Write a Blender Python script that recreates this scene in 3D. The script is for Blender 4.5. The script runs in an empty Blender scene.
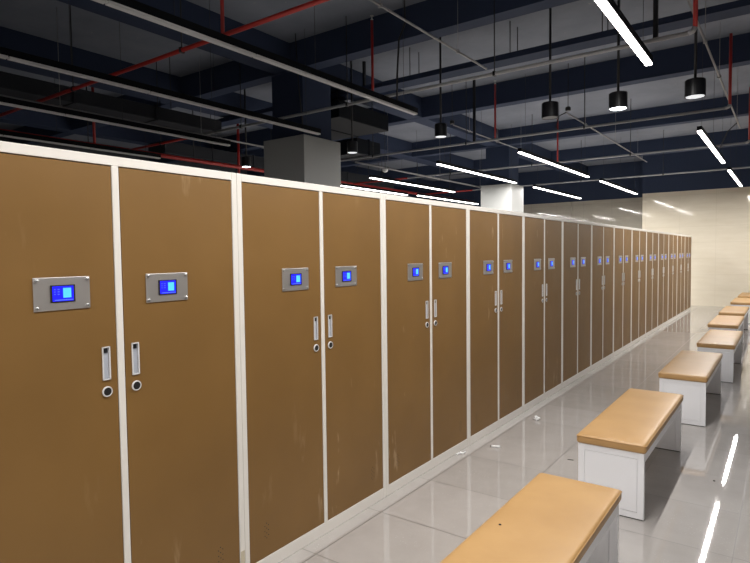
import bpy, bmesh, math, random
from mathutils import Vector, Matrix
random.seed(7)
scn = bpy.context.scene
C = scn.collection
PI = math.pi

# ------------------------------------------------------------------ materials
def mat(name, col, rough=.5, metal=0., spec=.5, emit=None, strength=0., coat=0.):
    m = bpy.data.materials.new(name); m.use_nodes = True
    b = m.node_tree.nodes['Principled BSDF']
    b.inputs['Base Color'].default_value = (*col, 1)
    b.inputs['Roughness'].default_value = rough
    b.inputs['Metallic'].default_value = metal
    b.inputs['Specular IOR Level'].default_value = spec
    b.inputs['Coat Weight'].default_value = coat
    if emit:
        b.inputs['Emission Color'].default_value = (*emit, 1)
        b.inputs['Emission Strength'].default_value = strength
    return m

class NT:
    """tiny node helper"""
    def __init__(s, m):
        s.t = m.node_tree; s.b = s.t.nodes['Principled BSDF']
        s.pos = s.t.nodes.new('ShaderNodeNewGeometry').outputs['Position']
    def n(s, kind, **kw):
        nd = s.t.nodes.new(kind)
        for k, v in kw.items(): setattr(nd, k, v)
        return nd
    def l(s, a, b): s.t.links.new(a, b)
    def math(s, op, a, b=None, c=None):
        nd = s.n('ShaderNodeMath', operation=op)
        for i, v in enumerate((a, b, c)):
            if v is None: continue
            if isinstance(v, (int, float)): nd.inputs[i].default_value = v
            else: s.l(v, nd.inputs[i])
        return nd.outputs[0]
    def noise(s, scale, detail=2, rough=.5, vec=None, stretch=None):
        nd = s.n('ShaderNodeTexNoise'); nd.inputs['Scale'].default_value = scale
        nd.inputs['Detail'].default_value = detail; nd.inputs['Roughness'].default_value = rough
        v = vec or s.pos
        if stretch:
            mp = s.n('ShaderNodeMapping'); mp.inputs['Scale'].default_value = stretch
            s.l(v, mp.inputs['Vector']); v = mp.outputs[0]
        s.l(v, nd.inputs['Vector']); return nd.outputs['Fac']
    def ramp(s, fac, stops):
        nd = s.n('ShaderNodeValToRGB'); e = nd.color_ramp.elements
        while len(e) < len(stops): e.new(.5)
        for i, (p, c) in enumerate(stops):
            e[i].position = p; e[i].color = (*c, 1) if len(c) == 3 else c
        s.l(fac, nd.inputs[0]); return nd.outputs[0]
    def mix(s, fac, a, b, mode='MIX'):
        nd = s.n('ShaderNodeMix', data_type='RGBA', blend_type=mode)
        for sock, v in ((nd.inputs[0], fac), (nd.inputs[6], a), (nd.inputs[7], b)):
            if isinstance(v, (int, float)): sock.default_value = v
            elif isinstance(v, tuple): sock.default_value = (*v, 1)
            else: s.l(v, sock)
        return nd.outputs[2]
    def col(s, o): s.l(o, s.b.inputs['Base Color'])
    def bump(s, h, strength=.1, dist=.01):
        nd = s.n('ShaderNodeBump'); nd.inputs['Strength'].default_value = strength
        nd.inputs['Distance'].default_value = dist
        s.l(h, nd.inputs['Height']); s.l(nd.outputs[0], s.b.inputs['Normal'])

M = {}
M['frame'] = mat('frame_white', (.74, .71, .66), .35)
M['benchwhite'] = mat('bench_white', (.84, .85, .88), .35)
M['gap'] = mat('black_plastic', (.012, .012, .013), .5)
M['black'] = mat('black_metal', (.012, .013, .016), .4)
M['housing'] = mat('lamp_housing', (.005, .006, .008), .45, spec=.15)
M['steel'] = mat('brushed_steel', (.60, .575, .55), .5, 1.)
M['screw'] = mat('screw_steel', (.55, .55, .55), .3, 1.)
M['tray'] = mat('handle_tray', (.50, .53, .60), .4)
M['rim'] = mat('handle_rim', (.66, .66, .66), .3)
M['blue'] = mat('screen_blue', (.01, .01, .3), .3, emit=(.012, .01, 1.), strength=1.1)
M['cyan'] = mat('screen_cyan', (.05, .3, .5), .3, emit=(.08, .50, 1.), strength=1.0)
M['text'] = mat('screen_text', (.05, .1, .4), .3, emit=(.08, .15, 1.), strength=1.1)
M['white_on'] = mat('lit_diffuser', (.9, .9, .9), .5, emit=(1., .965, .93), strength=9.)
M['white_off'] = mat('unlit_diffuser', (.78, .78, .78), .5)
M['spot_on'] = mat('spot_lit', (.9, .9, .9), .5, emit=(.9, .95, 1.), strength=9.)
M['spot_dim'] = mat('spot_dim', (.9, .9, .9), .5, emit=(.9, .95, 1.), strength=.75)
for _k in ('white_on', 'spot_on', 'spot_dim', 'blue', 'cyan', 'text'):
    if _k in M: M[_k].cycles.emission_sampling = 'NONE'
M['spot_off'] = mat('spot_off', (.1, .1, .11), .4)
M['red'] = mat('red_pipe_paint', (.42, .018, .014), .4)
M['pipe'] = mat('grey_pipe_paint', (.42, .43, .45), .4)
M['conduit'] = mat('galvanised_conduit', (.30, .30, .31), .45, .1)
M['navy'] = mat('navy_paint', (.036, .050, .092), .7, spec=.15)
M['duct'] = mat('dark_duct', (.006, .008, .012), .6, spec=.15)
M['duct_grey'] = mat('grey_duct', (.035, .038, .045), .6, spec=.15)
M['clad'] = mat('column_cladding', (.42, .43, .42), .55)
M['paper'] = mat('paper_white', (.85, .85, .85), .6)
M['dirt'] = mat('dirt_black', (.02, .015, .012), .7)
M['sticker'] = mat('tan_tape', (.52, .46, .34), .6)

def m_door():
    m = mat('brown_door_paint', (.27, .137, .045), .45, spec=.45); k = NT(m)
    big = k.noise(2.2, 3, .5)
    base = k.ramp(big, [(.3, (.180, .094, .024)), (.7, (.208, .110, .029))])
    sc = k.noise(1., 4, .65, stretch=(9, 9, 2.2))       # vertical scuffs
    msk = k.noise(1.1, 1, .5)
    f = k.math('MULTIPLY', k.ramp(sc, [(.62, (0, 0, 0)), (.70, (1, 1, 1))]), k.ramp(msk, [(.48, (0, 0, 0)), (.6, (.5, .5, .5))]))
    k.col(k.mix(f, base, (.48, .34, .20)))
    r = k.noise(3., 3, .5); k.l(k.math('MULTIPLY_ADD', r, .15, .42), k.b.inputs['Roughness'])
    return m
M['door'] = m_door()

def m_cushion():
    m = mat('tan_leatherette', (.62, .37, .15), .42); k = NT(m)
    n1 = k.noise(3.0, 3, .55)
    k.col(k.ramp(n1, [(.3, (.43, .25, .095)), (.7, (.50, .30, .12))]))
    fine = k.noise(160, 2, .5); wr = k.noise(7, 4, .6)
    k.bump(k.math('ADD', k.math('MULTIPLY', fine, .12), wr), .25, .008)
    return m
M['cushion'] = m_cushion()

TILE = .595
def m_floor():
    m = mat('polished_tile', (.45, .42, .40), .1, spec=.6); k = NT(m)
    m.node_tree.nodes['Principled BSDF'].inputs['IOR'].default_value = 2.0
    sep = k.n('ShaderNodeSeparateXYZ'); k.l(k.pos, sep.inputs[0])
    u = k.math('DIVIDE', k.math('SUBTRACT', sep.outputs[0], .10), TILE)
    v = k.math('DIVIDE', k.math('SUBTRACT', sep.outputs[1], .987), TILE)
    def line(a):
        fr = k.math('FRACT', a); d = k.math('MINIMUM', fr, k.math('SUBTRACT', 1., fr))
        return k.math('LESS_THAN', d, .0048)
    joint = k.math('MAXIMUM', line(u), line(v))
    wn = k.n('ShaderNodeTexWhiteNoise', noise_dimensions='2D')
    cb = k.n('ShaderNodeCombineXYZ'); k.l(k.math('FLOOR', u), cb.inputs[0]); k.l(k.math('FLOOR', v), cb.inputs[1])
    k.l(cb.outputs[0], wn.inputs['Vector'])
    cloud = k.noise(5., 4, .6)
    f = k.math('ADD', k.math('MULTIPLY', cloud, .7), k.math('MULTIPLY', wn.outputs[0], .3))
    base = k.ramp(f, [(.25, (.375, .355, .335)), (.75, (.445, .42, .40))])
    vor = k.n('ShaderNodeTexVoronoi'); vor.inputs['Scale'].default_value = 55; k.l(k.pos, vor.inputs['Vector'])
    spk = k.ramp(vor.outputs['Distance'], [(.10, (.45, .45, .45)), (.2, (0, 0, 0))])
    pat = k.ramp(k.noise(3., 2), [(.5, (0, 0, 0)), (.62, (1, 1, 1))])
    base = k.mix(k.math('MULTIPLY', spk, pat), base, (.68, .66, .62))
    k.col(k.mix(joint, base, (.09, .08, .07)))
    k.l(k.math('ADD', k.math('MULTIPLY_ADD', k.noise(9., 3), -.0 + .015, .018), k.math('MULTIPLY', joint, .4)), k.b.inputs['Roughness'])
    return m
M['floor'] = m_floor()

def m_wall(name, a, b, joint, rough, size=(.9, .45), spec=.5):
    m = mat(name, a, rough, spec=spec); k = NT(m)
    sep = k.n('ShaderNodeSeparateXYZ'); k.l(k.pos, sep.inputs[0])
    cb = k.n('ShaderNodeCombineXYZ')
    k.l(k.math('ADD', sep.outputs[0], sep.outputs[1]), cb.inputs[0]); k.l(sep.outputs[2], cb.inputs[1])
    br = k.n('ShaderNodeTexBrick'); k.l(cb.outputs[0], br.inputs['Vector'])
    br.inputs['Scale'].default_value = 1; br.inputs['Brick Width'].default_value = size[0]; br.inputs['Row Height'].default_value = size[1]
    br.inputs['Mortar Size'].default_value = .004; br.offset = 0.
    br.inputs['Color1'].default_value = (0, 0, 0, 1); br.inputs['Color2'].default_value = (.25, .25, .25, 1); br.inputs['Mortar'].default_value = (1, 1, 1, 1)
    vein = k.noise(1., 5, .6, stretch=(1.2, 1.2, 7))
    base = k.ramp(vein, [(.3, a), (.7, b)])
    k.col(k.mix(k.math('MULTIPLY', br.outputs['Fac'], .5), base, joint))
    return m
M['wall'] = m_wall('beige_tile_wall', (.70, .635, .51), (.76, .70, .58), (.58, .52, .41), .06, spec=.25)
M['wall_grey'] = m_wall('grey_stone_wall', (.46, .43, .37), (.52, .49, .42), (.30, .28, .24), .05, spec=.35)
M['wall_dark'] = mat('dark_wall_paint', (.03, .035, .045), .7)

def m_slab():
    m = mat('slab_paint', (.2, .21, .22), .8); k = NT(m)
    n1 = k.noise(1.3, 4, .6)
    base = k.ramp(n1, [(.3, (.17, .19, .235)), (.7, (.23, .255, .31))])
    sp = k.noise(14., 2, .5)
    k.col(k.mix(k.ramp(sp, [(.74, (0, 0, 0)), (.78, (.6, .6, .6))]), base, (.4, .4, .4)))
    return m
M['slab'] = m_slab()

# ------------------------------------------------------------------ mesh builder
class MB:
    def __init__(s): s.bm = bmesh.new(); s.mi = 0
    def _fin(s, faces):
        for f in faces: f.material_index = s.mi
    def box(s, lo, hi, bevel=0., seg=2, mi=None):
        if mi is not None: s.mi = mi
        before = set(s.bm.faces)
        r = bmesh.ops.create_cube(s.bm, size=1.)
        vs = r['verts']
        for v in vs:
            v.co = Vector([lo[i] + (v.co[i] + .5) * (hi[i] - lo[i]) for i in range(3)])
        if bevel:
            es = list({e for v in vs for e in v.link_edges})
            bmesh.ops.bevel(s.bm, geom=es, offset=bevel, segments=seg, affect='EDGES', profile=.5)
        s._fin([f for f in s.bm.faces if f not in before]); return s
    def tube(s, pts, r, n=10, mi=None, caps=True):
        if mi is not None: s.mi = mi
        pts = [Vector(p) for p in pts]; rings = []
        for i, p in enumerate(pts):
            d = (pts[min(i + 1, len(pts) - 1)] - pts[max(i - 1, 0)]).normalized()
            a = d.orthogonal().normalized() if i == 0 else (rings_a - d * rings_a.dot(d)).normalized()
            rings_a = a; b = d.cross(a)
            rings.append([s.bm.verts.new(p + r * (math.cos(2 * PI * j / n) * a + math.sin(2 * PI * j / n) * b)) for j in range(n)])
        fs = []
        for q in range(len(rings) - 1):
            for j in range(n):
                fs.append(s.bm.faces.new((rings[q][j], rings[q][(j + 1) % n], rings[q + 1][(j + 1) % n], rings[q + 1][j])))
        for f in fs: f.smooth = True
        if caps: fs += [s.bm.faces.new(rings[0][::-1]), s.bm.faces.new(rings[-1])]
        s._fin(fs); return s
    def lathe(s, prof, c, axis='Z', n=20, mi=None):
        """prof: (radius, offset along axis)"""
        if mi is not None: s.mi = mi
        rings = []
        for (r, h) in prof:
            ring = []
            for j in range(n):
                a = 2 * PI * j / n; u, v = r * math.cos(a), r * math.sin(a)
                p = (u, v, h) if axis == 'Z' else (h, u, v)
                ring.append(s.bm.verts.new(Vector(c) + Vector(p)))
            rings.append(ring)
        fs = []
        for q in range(len(rings) - 1):
            for j in range(n):
                f = s.bm.faces.new((rings[q][j], rings[q][(j + 1) % n], rings[q + 1][(j + 1) % n], rings[q + 1][j])); fs.append(f); f.smooth = False
        fs += [s.bm.faces.new(rings[0][::-1]), s.bm.faces.new(rings[-1])]
        s._fin(fs); return s
    def build(s, name, mats, parent=None, loc=(0, 0, 0)):
        bmesh.ops.recalc_face_normals(s.bm, faces=s.bm.faces)
        me = bpy.data.meshes.new(name); s.bm.to_mesh(me); s.bm.free()
        for m in (mats if isinstance(mats, (list, tuple)) else [mats]): me.materials.append(M[m])
        o = bpy.data.objects.new(name, me); C.objects.link(o); o.location = loc
        if parent: o.parent = parent
        return o

def tag(o, label, cat, group=None):
    o['label'] = label; o['category'] = cat
    if group: o['group'] = group
    return o
def struct(o): o['kind'] = 'structure'; return o
def empty(name, loc=(0, 0, 0)):
    o = bpy.data.objects.new(name, None); C.objects.link(o); o.location = loc; o.empty_display_size = .1; return o
def copy_tree(o, parent=None):
    c = o.copy(); C.objects.link(c)
    if parent: c.parent = parent
    for ch in list(o.children): copy_tree(ch, c)
    return c

# ------------------------------------------------------------------ the room
YF, YR, ZW, ZS = 16.66, 17.91, 3.27, 4.42      # far wall, recessed wall, top of tiling, slab
XL, XR, YB = -12., 9., -9.
XC = -1.45                                     # where the far wall steps back
struct(MB().box((XL, YB, -.15), (XR, YR, 0)).build('floor', 'floor'))
ceil = struct(MB().box((XL, YB, ZS), (XR, YR, ZS + .15)).build('ceiling', 'slab'))
struct(MB().box((XC, YF, 0), (XR, YF + .2, ZW)).box((XC, YF + .2, 0), (XC + .2, YR, ZW)).build('wall_far', 'wall'))
struct(MB().box((XC, YF, ZW), (XR, YF + .2, ZS)).box((XC, YF + .2, ZW), (XC + .2, YR, ZS)).box((XL, YR, ZW), (XC + .2, YR + .2, ZS)).build('trim_1', 'navy'))
struct(MB().box((XL, YR, 0), (-3.905, YR + .2, ZW), 0).box((-3.895, YR, 0), (XC, YR + .2, ZW)).build('wall_recess', 'wall_grey'))
struct(MB().box((XR, YB, 0), (XR + .2, YF, ZS)).build('wall_right', 'wall_dark'))
struct(MB().box((XL - .2, YB, 0), (XL, YR, ZS)).build('wall_left', 'wall_dark'))
struct(MB().box((XL, YB - .2, 0), (XR, YB, ZS)).build('wall_back', 'wall_grey'))
# beams under the slab (children of the ceiling)
ZB = 4.06
YBEAMS = ((-7.0, -6.6), (-3.3, -2.85), (.4, .61), (3.88, 4.09), (7.29, 7.50), (10.76, 10.97), (14.33, 14.54))
XBEAMS = ((-3.69, -3.39), (-6.2, -5.78), (-9.6, -9.3), (4.3, 4.6))
NTRIM = 1
for y0, y1 in YBEAMS:
    NTRIM += 1; struct(MB().box((XL, y0, ZB), (XR, y1, ZS)).build('trim_%d' % NTRIM, 'navy'))
for x0, x1 in XBEAMS:
    NTRIM += 1; struct(MB().box((x0, YB, ZB + .004), (x1, YR if x1 < XC else YF, ZS)).build('trim_%d' % NTRIM, 'navy'))
def ym(x, y): return .987 * y - .014 + .0157 * x      # survey correction along the hall
def top(x, y):
    if any(a - .01 < y < b + .01 for a, b in YBEAMS) or any(a - .01 < x < b + .01 for a, b in XBEAMS): return ZB
    return ZS

# columns
for y0, lab in ((4.226, 'large grey clad column behind the near lockers, dark above the cladding'),
                (11.19, 'smaller looking white clad column standing behind the lockers in the middle of the row')):
    col = empty('column', (-3.51, y0, 0))
    tag(col, lab, 'column')
    MB().box((-.382, -.382, 0), (.382, .382, 3.173), .006).build('cladding', 'clad', col)
    MB().box((-.29, -.29, 3.173), (.29, .29, ZB)).build('shaft', 'navy', col)

# ------------------------------------------------------------------ lockers
W, H, D = 1.1872, 1.96, .5
ST, DV, TR, BR = .030, .028, .036, .066        # stile, divider, top rail, bottom rail
def make_locker():
    t = empty('locker_cabinet')
    b = MB()
    F = 0.
    b.box((-D, 0, 0), (-.03, W, .02)).box((-D, 0, H - .02), (-.03, W, H)).box((-D, 0, .02), (-D + .015, W, H - .02))
    b.box((-D, 0, .02), (-.03, .015, H - .02)).box((-D, W - .015, .02), (-.03, W, H - .02))
    b.box((-.035, 0.0008, 0), (F, ST, H), .003).box((-.035, W - ST, 0), (F, W - .0008, H), .003)
    b.box((-.034, ST, H - TR), (F - .0005, W - ST, H - .0005), .002).box((-.034, ST, 0.0005), (F - .0005, W - ST, BR), .002)
    b.box((-.034, W / 2 - DV / 2, BR), (F - .0003, W / 2 + DV / 2, H - TR), .003)
    b.build('body', 'frame', t)
    MB().box((-.034, ST, BR), (-.028, W - ST, H - TR)).build('door_backing', 'gap', t)
    for sgn in (-1, 1):
        if sgn < 0: y0, y1 = ST + .003, W / 2 - DV / 2 - .003
        else:       y0, y1 = W / 2 + DV / 2 + .003, W - ST - .003
        z0, z1 = BR + .003, H - TR - .004
        yc = W / 2 + sgn * .060; hz0, hz1 = 1.110, 1.237; hw = .0155
        ys = [y0, yc - hw + .003, yc + hw - .003, y1]; zs = [z0, hz0 + .003, hz1 - .003, z1]
        d = MB(); bm = d.bm; xf, xb = -.003, -.024
        V = {(i, j, k): bm.verts.new(((xf, xb)[k], ys[i], zs[j])) for i in range(4) for j in range(4) for k in range(2)}
        for i in range(3):
            for j in range(3):
                if i == 1 and j == 1: continue
                for k in range(2): bm.faces.new((V[i, j, k], V[i + 1, j, k], V[i + 1, j + 1, k], V[i, j + 1, k]))
        for i in range(3):
            for j in (0, 3): bm.faces.new((V[i, j, 0], V[i + 1, j, 0], V[i + 1, j, 1], V[i, j, 1])); bm.faces.new((V[j, i, 0], V[j, i + 1, 0], V[j, i + 1, 1], V[j, i, 1]))
        for a, c in (((1, 1), (2, 1)), ((2, 1), (2, 2)), ((2, 2), (1, 2)), ((1, 2), (1, 1))):
            bm.faces.new((V[a[0], a[1], 0], V[c[0], c[1], 0], V[c[0], c[1], 1], V[a[0], a[1], 1]))
        # rows of vent holes low on the hinge side
        vy = .143 if sgn < 0 else W - .143
        d.mi = 1
        for r_ in range(7):
            n_ = (1, 2, 1, 2, 1, 2, 1)[r_]
            for q in range(n_):
                yy = vy + (q - (n_ - 1) / 2) * .024; zz = .20 + (r_ - 3) * .0125
                d.lathe([(.0028, 0), (.0028, .0006)], (xf, yy, zz), 'X', 8)
        door = d.build('door', ['door', 'gap'], t)
        # recessed pull
        p = MB()
        for lo, hi in (((hz0, yc - hw), (hz0 + .004, yc + hw)), ((hz1 - .004, yc - hw), (hz1, yc + hw)),
                       ((hz0, yc - hw), (hz1, yc - hw + .004)), ((hz0, yc + hw - .004), (hz1, yc + hw))):
            p.box((-.004, lo[1], lo[0]), (.0015, hi[1], hi[0]), 0, mi=0)
        p.box((-.0265, yc - hw + .0035, hz0 + .0035), (-.0065, yc + hw - .0035, hz1 - .0035), mi=1)
        p.box((-.0065, yc - hw + .008, hz1 - .024), (-.0035, yc + hw - .008, hz1 - .007), .001, mi=2)
        p.build('handle', ['rim', 'tray', 'black'], door)
        # round lock
        k = MB()
        k.lathe([(.0200, 0), (.0200, .004), (.0188, .006), (.0160, .006), (.0152, .004)], (-.003, yc, 1.0655), 'X', 24, mi=0)
        k.lathe([(.0152, .004), (.0146, .0056), (.006, .0062)], (-.003, yc, 1.0655), 'X', 20, mi=1)
        k.build('lock', ['rim', 'gap'], door)
        # control plate
        pc = W / 2 + sgn * .212; pz = 1.449
        q = MB(); q.box((-.003, pc - .098, pz - .0585), (.001, pc + .098, pz + .0585), .0015, mi=0)
        q.build('control_plate', 'steel', door)
        for a in (-1, 1):
            for c in (-1, 1):
                MB().lathe([(.0062, 0), (.0058, .004), (.0035, .0052)], (.001, pc + a * .088, pz + c * .048), 'X', 12).build('screw', 'screw', door)
        s_ = MB()
        s_.box((.0008, pc - .043, pz - .031), (.0035, pc + .043, pz + .031), .001, mi=0)
        s_.box((.0030, pc - .0365, pz - .0265), (.0040, pc + .0365, pz + .0265), mi=1)
        s_.box((.0040, pc + .000, pz - .0150), (.0046, pc + .028, pz + .0195), mi=2)
        s_.box((.0040, pc - .030, pz - .0240), (.0046, pc + .034, pz - .0212), mi=3)
        for r_ in range(3): s_.box((.0040, pc - .031, pz - .003 + r_ * .0085), (.0046, pc - .026, pz - .0005 + r_ * .0085), mi=3)
        for r_ in range(3): s_.box((.0040, pc - .019, pz - .003 + r_ * .0085), (.0046, pc - .012, pz - .0005 + r_ * .0085), mi=3)
        s_.build('screen', ['gap', 'blue', 'cyan', 'text'], door)
    return t
loc0 = make_locker()
ords = ['second', 'third', 'fourth', 'fifth', 'sixth', 'seventh', 'eighth', 'ninth', 'tenth', 'eleventh', 'twelfth', 'thirteenth']
L = ['nearest brown two-door locker, largest in view, its left door cut by the photo\'s left edge']
for i in range(1, 14):
    if i == 1: L.append('second brown two-door locker from the left edge, a pale scuff on its left door')
    elif i == 13: L.append('farthest brown two-door locker, at the very end of the row by the beige wall')
    elif i == 12: L.append('brown two-door locker, last but one before the beige far wall')
    else: L.append('brown two-door locker with blue screens, %s in the row counting from the left edge' % ords[i - 1])
for i in range(14):
    o = loc0 if i == 0 else copy_tree(loc0)
    o.location = (0, W * (i - 1), 0)
    tag(o, L[i], 'locker', 'two-door lockers in the long row')
tp = MB().box((.0, W - .028, .05), (.0012, W - .004, .165)).build('tape_strip', 'sticker', loc0)
tp['label'] = 'worn tan tape strip'
# small wire loop on the last locker
tag(MB().tube([(-.16 + .0 * a, W * 12.45 + .22 * math.cos(a / 10 * PI), H + .004 + .055 * math.sin(a / 10 * PI)) for a in range(11)], .004, 6).build('wire_loop', 'steel'),
    'thin bent wire loop lying on top of the farthest locker', 'wire')

# ------------------------------------------------------------------ benches
BW, BL, ZC, ZT = .397, 1.455, .398, .456
def make_bench():
    t = empty('bench')
    c = MB(); bm = c.bm
    nx, ny = 10, 30
    # rounded, softly domed cushion built from a lofted grid
    def edge(u):    # 0..1 -> flattened rounding factor
        d = min(u, 1 - u); return d
    prof = []
    c.box((0, 0, ZC), (BW, BL, ZT - .003), .017, 4)
    bmesh.ops.subdivide_edges(bm, edges=[e for e in bm.edges if e.calc_length() > .3], cuts=14, use_grid_fill=True)
    for v in bm.verts:
        if v.co.z > ZT - .02:
            a = max(0, min(1, min(v.co.x, BW - v.co.x) / .12)); b_ = max(0, min(1, min(v.co.y, BL - v.co.y) / .15))
            v.co.z += .005 * math.sin(a * PI / 2) * math.sin(b_ * PI / 2)
    for f in bm.faces: f.smooth = True
    cu = c.build('cushion', 'cushion', t)
    e_ = .002; r_ = .006
    pz = ZT - .0125
    MB().tube([(e_ + r_, -.0005 + r_ * .2, pz), (BW - e_ - r_, -.0005 + r_ * .2, pz), (BW + .0005 - r_ * .2, e_ + r_, pz), (BW + .0005 - r_ * .2, BL - e_ - r_, pz),
               (BW - e_ - r_, BL + .0005 - r_ * .2, pz), (e_ + r_, BL + .0005 - r_ * .2, pz), (-.0005 + r_ * .2, BL - e_ - r_, pz), (-.0005 + r_ * .2, e_ + r_, pz), (e_ + r_, r_ * .2 - .0005, pz)],
              .0022, 6).build('piping', 'cushion', cu)
    X0, X1, Y0, Y1 = .010, BW - .012, .012, BL - .012
    for y0, y1, out in ((Y0, Y0 + .026, 0), (Y1 - .026, Y1, 1)):
        p = MB()
        yo = y0 if out == 0 else y1
        s = 1 if out == 0 else -1
        # frame ring, a fine groove, then the inner panel
        a, b = sorted((yo, yo + s * .026))
        mg, g = .036, .0022
        p.box((X0, a, .006), (X0 + mg, b, ZC), .0012).box((X1 - mg, a, .006), (X1, b, ZC), .0012)
        p.box((X0 + mg, a, .006), (X1 - mg, b, .006 + mg), 0).box((X0 + mg, a, ZC - mg), (X1 - mg, b, ZC), 0)
        a2, b2 = sorted((yo + s * .0004, yo + s * .024))
        p.box((X0 + mg + g, a2, .006 + mg + g), (X1 - mg - g, b2, ZC - mg - g), .0008)
        a3, b3 = sorted((yo + s * .006, yo + s * .02))
        p.box((X0 + mg, a3, .006 + mg), (X1 - mg, b3, ZC - mg))
        e = p.build('end_panel', 'benchwhite', t)
        MB().box((X0 + .006, a + .003, 0), (X1 - .006, b - .003, .006)).build('foot', 'gap', e)
    for x0, x1 in ((X0, X0 + .02), (X1 - .02, X1)):
        MB().box((x0, Y0 + .026, ZC - .055), (x1, Y1 - .026, ZC), .001).build('side_rail', 'benchwhite', t)
    MB().box((X0 + .02, Y0 + .026, ZC - .012), (X1 - .02, Y1 - .026, ZC)).build('seat_board', 'benchwhite', t)
    return t
b0 = make_bench()
BX = 1.1035
spots = [(-.430, -.027), (1.738, -.056), (3.975, .027), (6.088, .096), (8.203, .001), (10.18, -.023), (12.644, -.015), (14.603, -.003)]
BLAB = ["nearest tan cushioned bench, cut off by the photo's bottom edge, black speck on seat",
        'second nearest tan cushioned white bench, standing whole in view',
        'third nearest tan cushioned white bench, next beyond the second',
        'fourth nearest tan cushioned white bench, partly past the right edge of the photo',
        'fifth tan cushioned bench from the camera, seat just behind the fourth',
        'sixth tan cushioned bench from the camera, mostly its seat showing',
        'seventh tan cushioned bench from the camera, last but one before the beige wall',
        'farthest tan cushioned bench, a sliver of seat closest to the beige wall']
for i, (y, dx) in enumerate(spots):
    o = b0 if i == 0 else copy_tree(b0)
    o.location = (BX + dx, y, 0)
    tag(o, BLAB[i], 'bench', 'cushioned benches along the aisle')

# small litter
def rib(name, lo, hi, m, lab, cat, rz=0, loc=(0, 0, 0)):
    o = MB().box(lo, hi, min(.0015, (hi[2] - lo[2]) * .3)).build(name, m, None, loc); o.rotation_euler.z = rz
    return tag(o, lab, cat)
c = MB(); c.tube([(-.035, 0, .009), (.035, 0, .009)], .009, 10, mi=0); c.tube([(-.036, 0, .009), (-.041, 0, .009)], .006, 10, mi=1)
o = c.build('plastic_tube', ['paper', 'gap'], None, (.196, 2.457, 0)); o.rotation_euler.z = math.radians(20)
tag(o, 'short white plastic tube lying on the floor tiles near the lockers', 'litter')
c = MB(); rnd = random.Random(3)
for q in range(7):
    a = rnd.random() * 6.28
    c.tube([(.012 * math.cos(a), .012 * math.sin(a), .006 + .003 * q), (.03 * math.cos(a + 2), .022 * math.sin(a + 2), .01 + .004 * q), (.01 * math.cos(a + 4), .03 * math.sin(a + 4), .006 + .003 * q)], .0065, 7)
tag(c.build('crumpled_tissue', 'paper', None, (.201, 3.381, 0)), 'small crumpled white tissue on the floor between lockers and benches', 'litter')
c = MB(); c.tube([(-.05, 0, .006), (-.02, .01, .008), (.02, -.006, .007), (.05, .006, .006)], .006, 7).tube([(0, -.02, .006), (.01, .02, .01)], .005, 6)
o = c.build('plastic_scrap', 'paper', None, (.035, 2.167, 0)); o.rotation_euler.z = 1.2
tag(o, 'thin translucent white scrap on the floor at the foot of the lockers', 'litter')
rib('dark_scrap', (-.022, -.004, 0), (.022, .004, .004), 'dirt', 'small dark sliver lying on the tiles beside the second bench', 'litter', .3, (.779, 2.511, 0))
tag(MB().lathe([(.008, 0), (.006, .004)], (1.705, 2.655, 0), n=9).build('dark_speck', 'dirt'), 'tiny dark speck on the floor right of the benches', 'litter')
tag(MB().lathe([(.006, 0), (.004, .003)], (1.148, .36, ZT + .0018), n=9).build('dark_speck', 'dirt'), 'tiny black speck on the seat of the nearest bench', 'litter')

# ------------------------------------------------------------------ strip lights
LAMP = 172.
ZL, KL = 3.15, 1.048      # lamp height
def far(x, y): return 2.0895 + (x - 2.0895) * KL, -1.7961 + (y + 1.7961) * KL
def strip(x, y0, y1, lit, lab, cuts=0, group=None):
    y0, y1 = far(x, ym(x, y0))[1], far(x, ym(x, y1))[1]; x = far(x, 0)[0]
    t = empty('strip_light', (x, (y0 + y1) / 2, ZL)); h = (y1 - y0) / 2
    MB().box((-.030, -h, .006), (.030, h, .062), .002).build('housing', 'housing', t)
    d = MB(); n = max(1, cuts); seg = 2 * h / n
    for q in range(n):
        d.box((-.025, -h + q * seg + .006, -.012), (.025, -h + (q + 1) * seg - .006, .008))
    d.build('diffuser', 'white_on' if lit else 'white_off', t)
    if lit:
        la = bpy.data.lights.new('tube_light', 'AREA'); la.shape = 'RECTANGLE'; la.size = .05; la.size_y = 2 * h - .02
        la.color = (1., .965, .93); la.energy = LAMP * PI * .05 * (2 * h - .02)
        lo = bpy.data.objects.new('tube_light', la); C.objects.link(lo); lo.parent = t; lo.location = (0, 0, -.0135)
    m = max(2, int(round(2 * h / 1.6)) + 1)
    for q in range(m):
        yy = -h + .25 + (2 * h - .5) * q / (m - 1)
        MB().tube([(0, yy, .060), (0, yy, top(x, (y0 + y1) / 2 + yy) - ZL)], .0022, 5).build('suspension_wire', 'black', t)
    tag(t, lab, 'light', group or ('lit strip lights' if lit else 'unlit strip lights'))
strip(1.15, -1.06, 3.34, True, 'brightest lit strip light, largest, at the top right of the photo', 4)
strip(1.15, 6.58, 9.92, True, 'lit strip light in the right-hand line, second, above the far benches', 3)
strip(1.15, 11.06, 14.48, True, 'short looking lit strip light at the right edge near the beige wall', 3)
strip(-1.19, -1.06, 3.60, False, 'longest unlit grey strip light, upper left to centre above the near lockers', 4)
strip(-1.21, 6.61, 10.3, True, 'lit strip light above the middle of the lockers, right of the white column', 3)
strip(-1.19, 11.16, 14.75, True, 'lit strip light at mid right above the far lockers', 3)
strip(-2.67, -1.0, 3.74, False, 'unlit grey strip light, second line up from the lockers, ending left of the large column', 4)
strip(-2.72, 6.83, 10.27, True, 'lit strip light right above the white column', 3)
strip(-2.70, 11.32, 15.0, True, 'lit strip light just above the lockers, right of the white column and lowest there', 3)
strip(-4.1, -.9, 3.54, False, 'unlit grey strip light in the third line, low on the left', 4)
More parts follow.
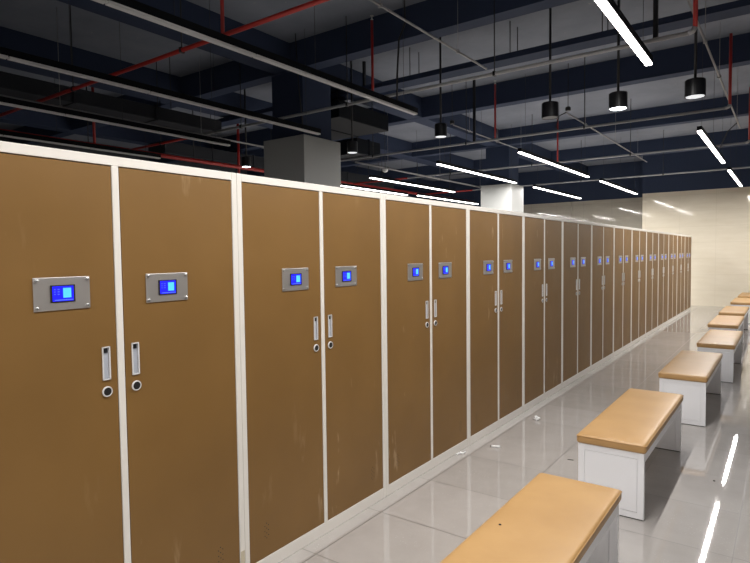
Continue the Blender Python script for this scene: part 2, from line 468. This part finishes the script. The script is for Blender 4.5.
strip(-4.6, 7.51, 11.04, True, 'lit strip light left of the white column, the higher of two', 3)
strip(-5.71, -.8, 3.57, False, 'unlit strip light lowest on the left, just above the near locker tops', 4)
strip(-5.85, 7.5, 10.86, True, 'lit strip light just over the locker tops right of the large column', 3)
strip(-5.7, 11.13, 14.7, True, 'lit strip light half hidden by the locker tops left of the white column', 3)
# the aisle's line of lamps goes on behind the camera
strip(1.15, -6.2, -2.1, True, 'lit strip light of the right-hand line behind the viewpoint', 4)
strip(3.5, -6.2, -2.1, True, 'lit strip light behind the viewpoint, one line further right', 4)
strip(3.5, 11.06, 14.48, True, 'added unseen strip light right of the farthest benches, brightening the far wall', 3)  # extra off-camera lamp, added to brighten the far wall and benches

# ------------------------------------------------------------------ downlights
def downlight(x, y, z, st, lab, r=.087):
    y = ym(x, y)
    t = empty('pendant_downlight', (x, y, z))
    MB().lathe([(r * .86, .012), (r, 0), (r, .15), (r * .94, .157)], (0, 0, 0), n=28).build('drum', 'black', t)
    MB().lathe([(r * .88, .002), (r * .88, .011)], (0, 0, 0), n=28).build('lens', st, t)
    if st == 'spot_on':
        la = bpy.data.lights.new('spot_light', 'AREA'); la.shape = 'DISK'; la.size = r * 1.6; la.color = (.9, .95, 1.); la.energy = 4.
        lo = bpy.data.objects.new('spot_light', la); C.objects.link(lo); lo.parent = t; lo.location = (0, 0, -.001)
    MB().tube([(0, 0, .155), (0, 0, top(x, y) - z)], .013, 8).build('rod', 'black', t)
    tag(t, lab, 'light', 'black drum downlights')
downlight(.677, 4.404, 3.0, 'spot_on', 'black drum downlight with a bright white lens, right of centre at the top')
downlight(.007, 4.36, 3.0, 'spot_off', 'unlit black drum downlight hanging left of the bright one')
downlight(1.357, 4.376, 3.0, 'spot_dim', 'faintly glowing black drum downlight farthest right, nearest the right edge')
downlight(-1.39, 4.515, 3.0, 'spot_dim', 'faintly glowing black drum downlight above the middle lockers', .075)
downlight(-2.90, 4.71, 3.0, 'spot_dim', 'faintly glowing black drum downlight just right of the large column', .075)
downlight(-5.0, 4.66, 3.0, 'spot_on', 'small bright downlight just left of the large column above the lockers', .075)

# ------------------------------------------------------------------ sprinkler pipes
ZK = 3.38
def branch(y, x0, x1, red_to, riser_xs, lab, elbow=True, zr=4.3, allred=False, r=.018):
    y = ym(-1, y)
    t = empty('sprinkler_pipe', (x0, y, ZK))
    a = MB(); xr = max(x0, red_to)
    if red_to > x0: MB().tube([(0, 0, 0), (red_to - x0, 0, 0)], r * 1.05, 10).build('red_section', 'red', t)
    a.tube([(xr - x0, 0, 0), (x1 - x0, 0, 0)], r, 10)
    a.build('pipe', 'red' if allred else 'pipe', t)
    if elbow:
        MB().tube([(x1 - x0, 0, 0), (x1 - x0 + .035, 0, .01), (x1 - x0 + .05, 0, .04)], r * 1.15, 10).build('elbow', 'pipe', t)
        MB().tube([(x1 - x0 + .05, 0, .04), (x1 - x0 + .05, 0, zr - ZK)], r, 10).build('riser', 'red', t)
    for rx in riser_xs:
        q = MB().tube([(rx - x0, 0, r), (rx - x0, 0, zr - ZK - .05)], r * .85, 10).build('riser', 'red', t)
        MB().lathe([(.012, 0), (.018, .01), (.008, .02), (.006, .045), (.022, .05), (.022, .053)], (rx - x0, 0, zr - ZK - .05), n=10).build('sprinkler_head', 'screw', q)
    x = x0 + .9
    while x < x1 - .2:
        MB().tube([(x - x0, 0, r * 1.2), (x - x0, 0, top(x, y) - ZK)], .006, 6).box((x - x0 - .012, -r * 1.25, -r * 1.25), (x - x0 + .012, r * 1.25, r * 1.25)).build('hanger', 'black', t)
        x += 1.9
    tag(t, lab, 'pipe', 'sprinkler pipes')
branch(1.40, -6.95, 3.2, 0, [-1.70], 'red sprinkler pipe crossing the upper left of the photo', False, allred=True)
branch(3.75, -6.95, 1.38, -5.3, [-1.87], 'grey sprinkler pipe highest on the photo, elbowing up into red by the bright strip light', zr=4.33)
branch(6.93, -6.95, 1.40, -5.3, [-1.74], 'grey sprinkler pipe crossing mid-ceiling, elbowing up into red below the right-hand downlight')
branch(9.95, -6.95, 1.47, -5.3, [-1.72], 'grey sprinkler pipe third in depth, its red elbow at the right edge')
branch(13.45, -6.95, 5.9, -5.3, [], 'grey sprinkler pipe farthest back, just before the beige wall', False)
t = empty('sprinkler_main', (-7.0, 8, ZK)); MB().tube([(0, -12, 0), (0, 8.8, 0)], .038, 12).build('pipe', 'red', t)
for yy in range(-11, 9, 2): MB().tube([(0, yy, .03), (0, yy, top(-7, 8 + yy) - ZK)], .008, 6).build('hanger', 'black', t)
q = MB()
q.tube([(0, -4.9, .03), (0, -4.9, ZS - ZK)], .022, 8); q.build('riser', 'red', t)
MB().tube([(0, -1.92, -.6), (0, -1.92, ZS - ZK)], .026, 8).build('riser', 'red', t)
tag(t, 'thick red sprinkler main running low behind the locker tops', 'pipe')

# conduits running down the hall
def conduit(x, y0, y1, z, lab, r=.011, legs=3):
    y0, y1 = ym(x, y0), ym(x, y1)
    t = empty('conduit', (x, y0, z))
    MB().tube([(0, 0, 0), (0, y1 - y0, 0)], r, 8).build('pipe', 'conduit', t)
    for q in range(legs):
        yy = (y1 - y0) * (q + .5) / legs
        c = MB()
        c.box((-r * 1.5, yy - .012, -r * 1.5), (r * 1.5, yy + .012, r * 1.5))
        c.tube([(0, yy, r), (0, yy, top(x, y0 + yy) - z)], .003, 5)
        c.build('clamp', 'conduit', t)
    tag(t, lab, 'conduit', 'thin galvanised conduits')
conduit(-.78, .2, 4.5, 3.7, 'thin grey conduit slanting down from the top centre towards the cable tray')
conduit(1.395, 2.6, 9.7, 3.6, 'thin grey conduit slanting steeply at the upper right edge', legs=5)
conduit(-.70, 7.2, 13.4, 3.7, 'thin grey conduit beyond the unlit downlight, at right of centre')
conduit(-2.46, 6.9, 10.5, 3.7, 'thin grey conduit above the white column')
conduit(-4.7, .6, 6.5, 3.3, 'thin grey conduit low on the left between the unlit strip lights', .014)
conduit(-4.12, 6.4, 12.5, 3.20, 'thin grey conduit right of the large column low above the lockers', .018)
# flexible cables hanging from the conduits
def cable(pts, lab, r=.008):
    pts = [(p[0], ym(p[0], p[1]), p[2]) for p in pts]
    tag(MB().tube(pts, r, 7).build('hanging_cable', 'black'), lab, 'cable')
cable([(-1.22, 3.42, ZS), (-1.22, 3.45, 4.0), (-1.30, 3.45, 3.85), (-1.34, 3.47, 3.5), (-1.345, 3.47, 3.22)], 'black flexible cable hanging to the end of the unlit strip light at top centre', .010)
cable([(-.70, 7.2, 3.70), (-.80, 7.18, 3.66), (-.86, 7.2, 3.5), (-.80, 7.2, 3.40)], 'black cable looping from the conduit to the pipe right of centre')
cable([(-3.1, 3.8, ZS), (-3.08, 3.82, 3.8), (-3.05, 3.86, 3.22)], 'black cable hanging in front of the large column')
cable([(1.38, 9.2, 3.6), (1.25, 9.3, 3.5), (1.106, 9.5, 3.22)], 'black cable looping to the second right-hand strip light')

# cable tray
TY = 5.13
t = empty('cable_tray', (0, TY, 3.97))
MB().box((-6.9, -.125, 0), (5.95, .125, .012)).box((-6.9, -.125, .012), (5.95, -.113, .07)).box((-6.9, .113, .012), (5.95, .125, .07)).build('tray', 'navy', t)
for x in (-6.5, -4.7, -2.2, -.74, .35, 2.2, 4.4):
    for sy_ in (-.12, .12):
        MB().tube([(x, sy_, .07), (x, sy_, top(x, TY + sy_) - 3.97)], .006, 6).build('hanger', 'black', t)
for q in range(4): MB().tube([(-6.85, -.07 + q * .045, .028), (-3, -.065 + q * .045, .03), (5.9, -.07 + q * .045, .028)], .014, 7).build('cable', 'black', t)
tag(t, 'dark cable tray crossing the ceiling above the row of downlights', 'tray')

# posts dropping from the slab (double channel)
def drop(x, y, z0, z1, lab, w=.036):
    y = ym(x, y)
    tag(MB().box((x - w / 2, y - w / 2, z0), (x + w / 2, y + w / 2, z1)).build('ceiling_hanger', 'black'), lab, 'hanger')
drop(-3.05, 5.22, 4.0, ZS, 'dark hanger post over the tray, left of the red riser at top centre')
drop(1.13, 3.72, 3.40, ZS, 'dark hanger post behind the brightest strip light')
drop(-2.12, 6.98, 3.40, ZS, 'dark hanger post beside the red riser above the lit strips')

# ducts and units
def duct(lo, hi, lab, m='duct', name='air_duct'):
    lo = (lo[0], ym(lo[0], lo[1]), lo[2]); hi = (hi[0], ym(lo[0], hi[1]), hi[2])
    t = empty(name, lo)
    s = [hi[i] - lo[i] for i in range(3)]
    MB().box((0, 0, 0), s, .01).build('casing', m, t)
    ax = 0 if s[0] > s[1] else 1
    n = max(1, int(s[ax] / 1.2))
    for q in range(1, n + 1):
        p = s[ax] * q / (n + 1)
        a = [-.015, -.015, -.015]; b = [s[0] + .015, s[1] + .015, s[2] + .015]
        a[ax] = p - .012; b[ax] = p + .012
        MB().box(a, b).build('flange', m, t)
    for fx in (.15, .85):
        for fy in (.15, .85):
            MB().tube([(s[0] * fx, s[1] * fy, s[2]), (s[0] * fx, s[1] * fy, top(lo[0] + s[0] * fx, lo[1] + s[1] * fy) - lo[2])], .006, 5).build('hanger', 'black', t)
    tag(t, lab, 'duct')
duct((-4.6, 4.95, 3.6), (-3.3, 6.25, 3.86), 'black box shaped air unit right of the large column', 'duct')
duct((-5.45, 7.3, 3.55), (-4.75, 8.1, 3.85), 'dark air duct behind the black air unit', 'duct')
duct((-5.35, -1.5, 3.44), (-4.9, 4.1, 3.62), 'long flat grey duct low on the left above the unlit strip lights', 'duct_grey')
duct((-8.9, 5.5, 3.7), (-8.3, 14., 3.96), 'long dark duct at the far left beyond the red main', 'duct_grey')

# sensors at conduit ends
for x, y, z, lab in ((-.66, 7.16, 3.74, 'small black junction box at the near end of the conduit beside the unlit downlight'),
                     (-2.46, 6.86, 3.74, 'small black junction box at the near end of the conduit above the white column')):
    y = ym(x, y)
    t = empty('junction_box', (x, y, z))
    MB().lathe([(.035, -.03), (.04, -.02), (.04, .02), (.03, .03)], (0, 0, 0), n=14).build('housing', 'black', t)
    MB().tube([(0, 0, .03), (0, 0, ZS - z)], .005, 6).build('rod', 'black', t)
    tag(t, lab, 'junction box')
t = empty('smoke_detector', (-3.6, 6.4, 3.02))
MB().lathe([(.02, -.03), (.045, -.015), (.05, .01), (.05, .02)], (0, 0, 0), n=16).build('dome', 'paper', t)
MB().tube([(0, 0, .02), (0, 0, ZS - 3.02)], .004, 5).build('rod', 'black', t)
tag(t, 'small white dome detector right of the large column near the locker tops', 'detector')

# ------------------------------------------------------------------ world, camera, view
w = bpy.data.worlds.new('world'); scn.world = w; w.use_nodes = True
w.node_tree.nodes['Background'].inputs[0].default_value = (.02, .025, .04, 1)
w.node_tree.nodes['Background'].inputs[1].default_value = .3

f, yaw, pitch, roll = 571.18, .6268, .0477, -.0121
cam = bpy.data.cameras.new('camera'); co = bpy.data.objects.new('camera', cam); C.objects.link(co)
cam.sensor_width = 36; cam.lens = 36 * f / 750; cam.clip_start = .05; cam.clip_end = 100
cy, sy, cp, sp = math.cos(yaw), math.sin(yaw), math.cos(pitch), math.sin(pitch)
fv = Vector((-sy * cp, cy * cp, -sp)); rv = Vector((cy, sy, 0)); uv = rv.cross(fv)
r2 = math.cos(roll) * rv + math.sin(roll) * uv; u2 = -math.sin(roll) * rv + math.cos(roll) * uv
m = Matrix(((r2.x, u2.x, -fv.x, 2.0895), (r2.y, u2.y, -fv.y, -1.7961), (r2.z, u2.z, -fv.z, 1.5750), (0, 0, 0, 1)))
co.matrix_world = m
scn.camera = co
scn.view_settings.view_transform = 'Standard'; scn.view_settings.look = 'None'
scn.view_settings.gamma = 1; scn.view_settings.exposure = 0.0
scn.view_settings.use_curve_mapping = False
scn.cycles.use_adaptive_sampling = False
scn.cycles.sample_clamp_indirect = 4
scn.cycles.caustics_reflective = False
scn.cycles.diffuse_bounces = 4
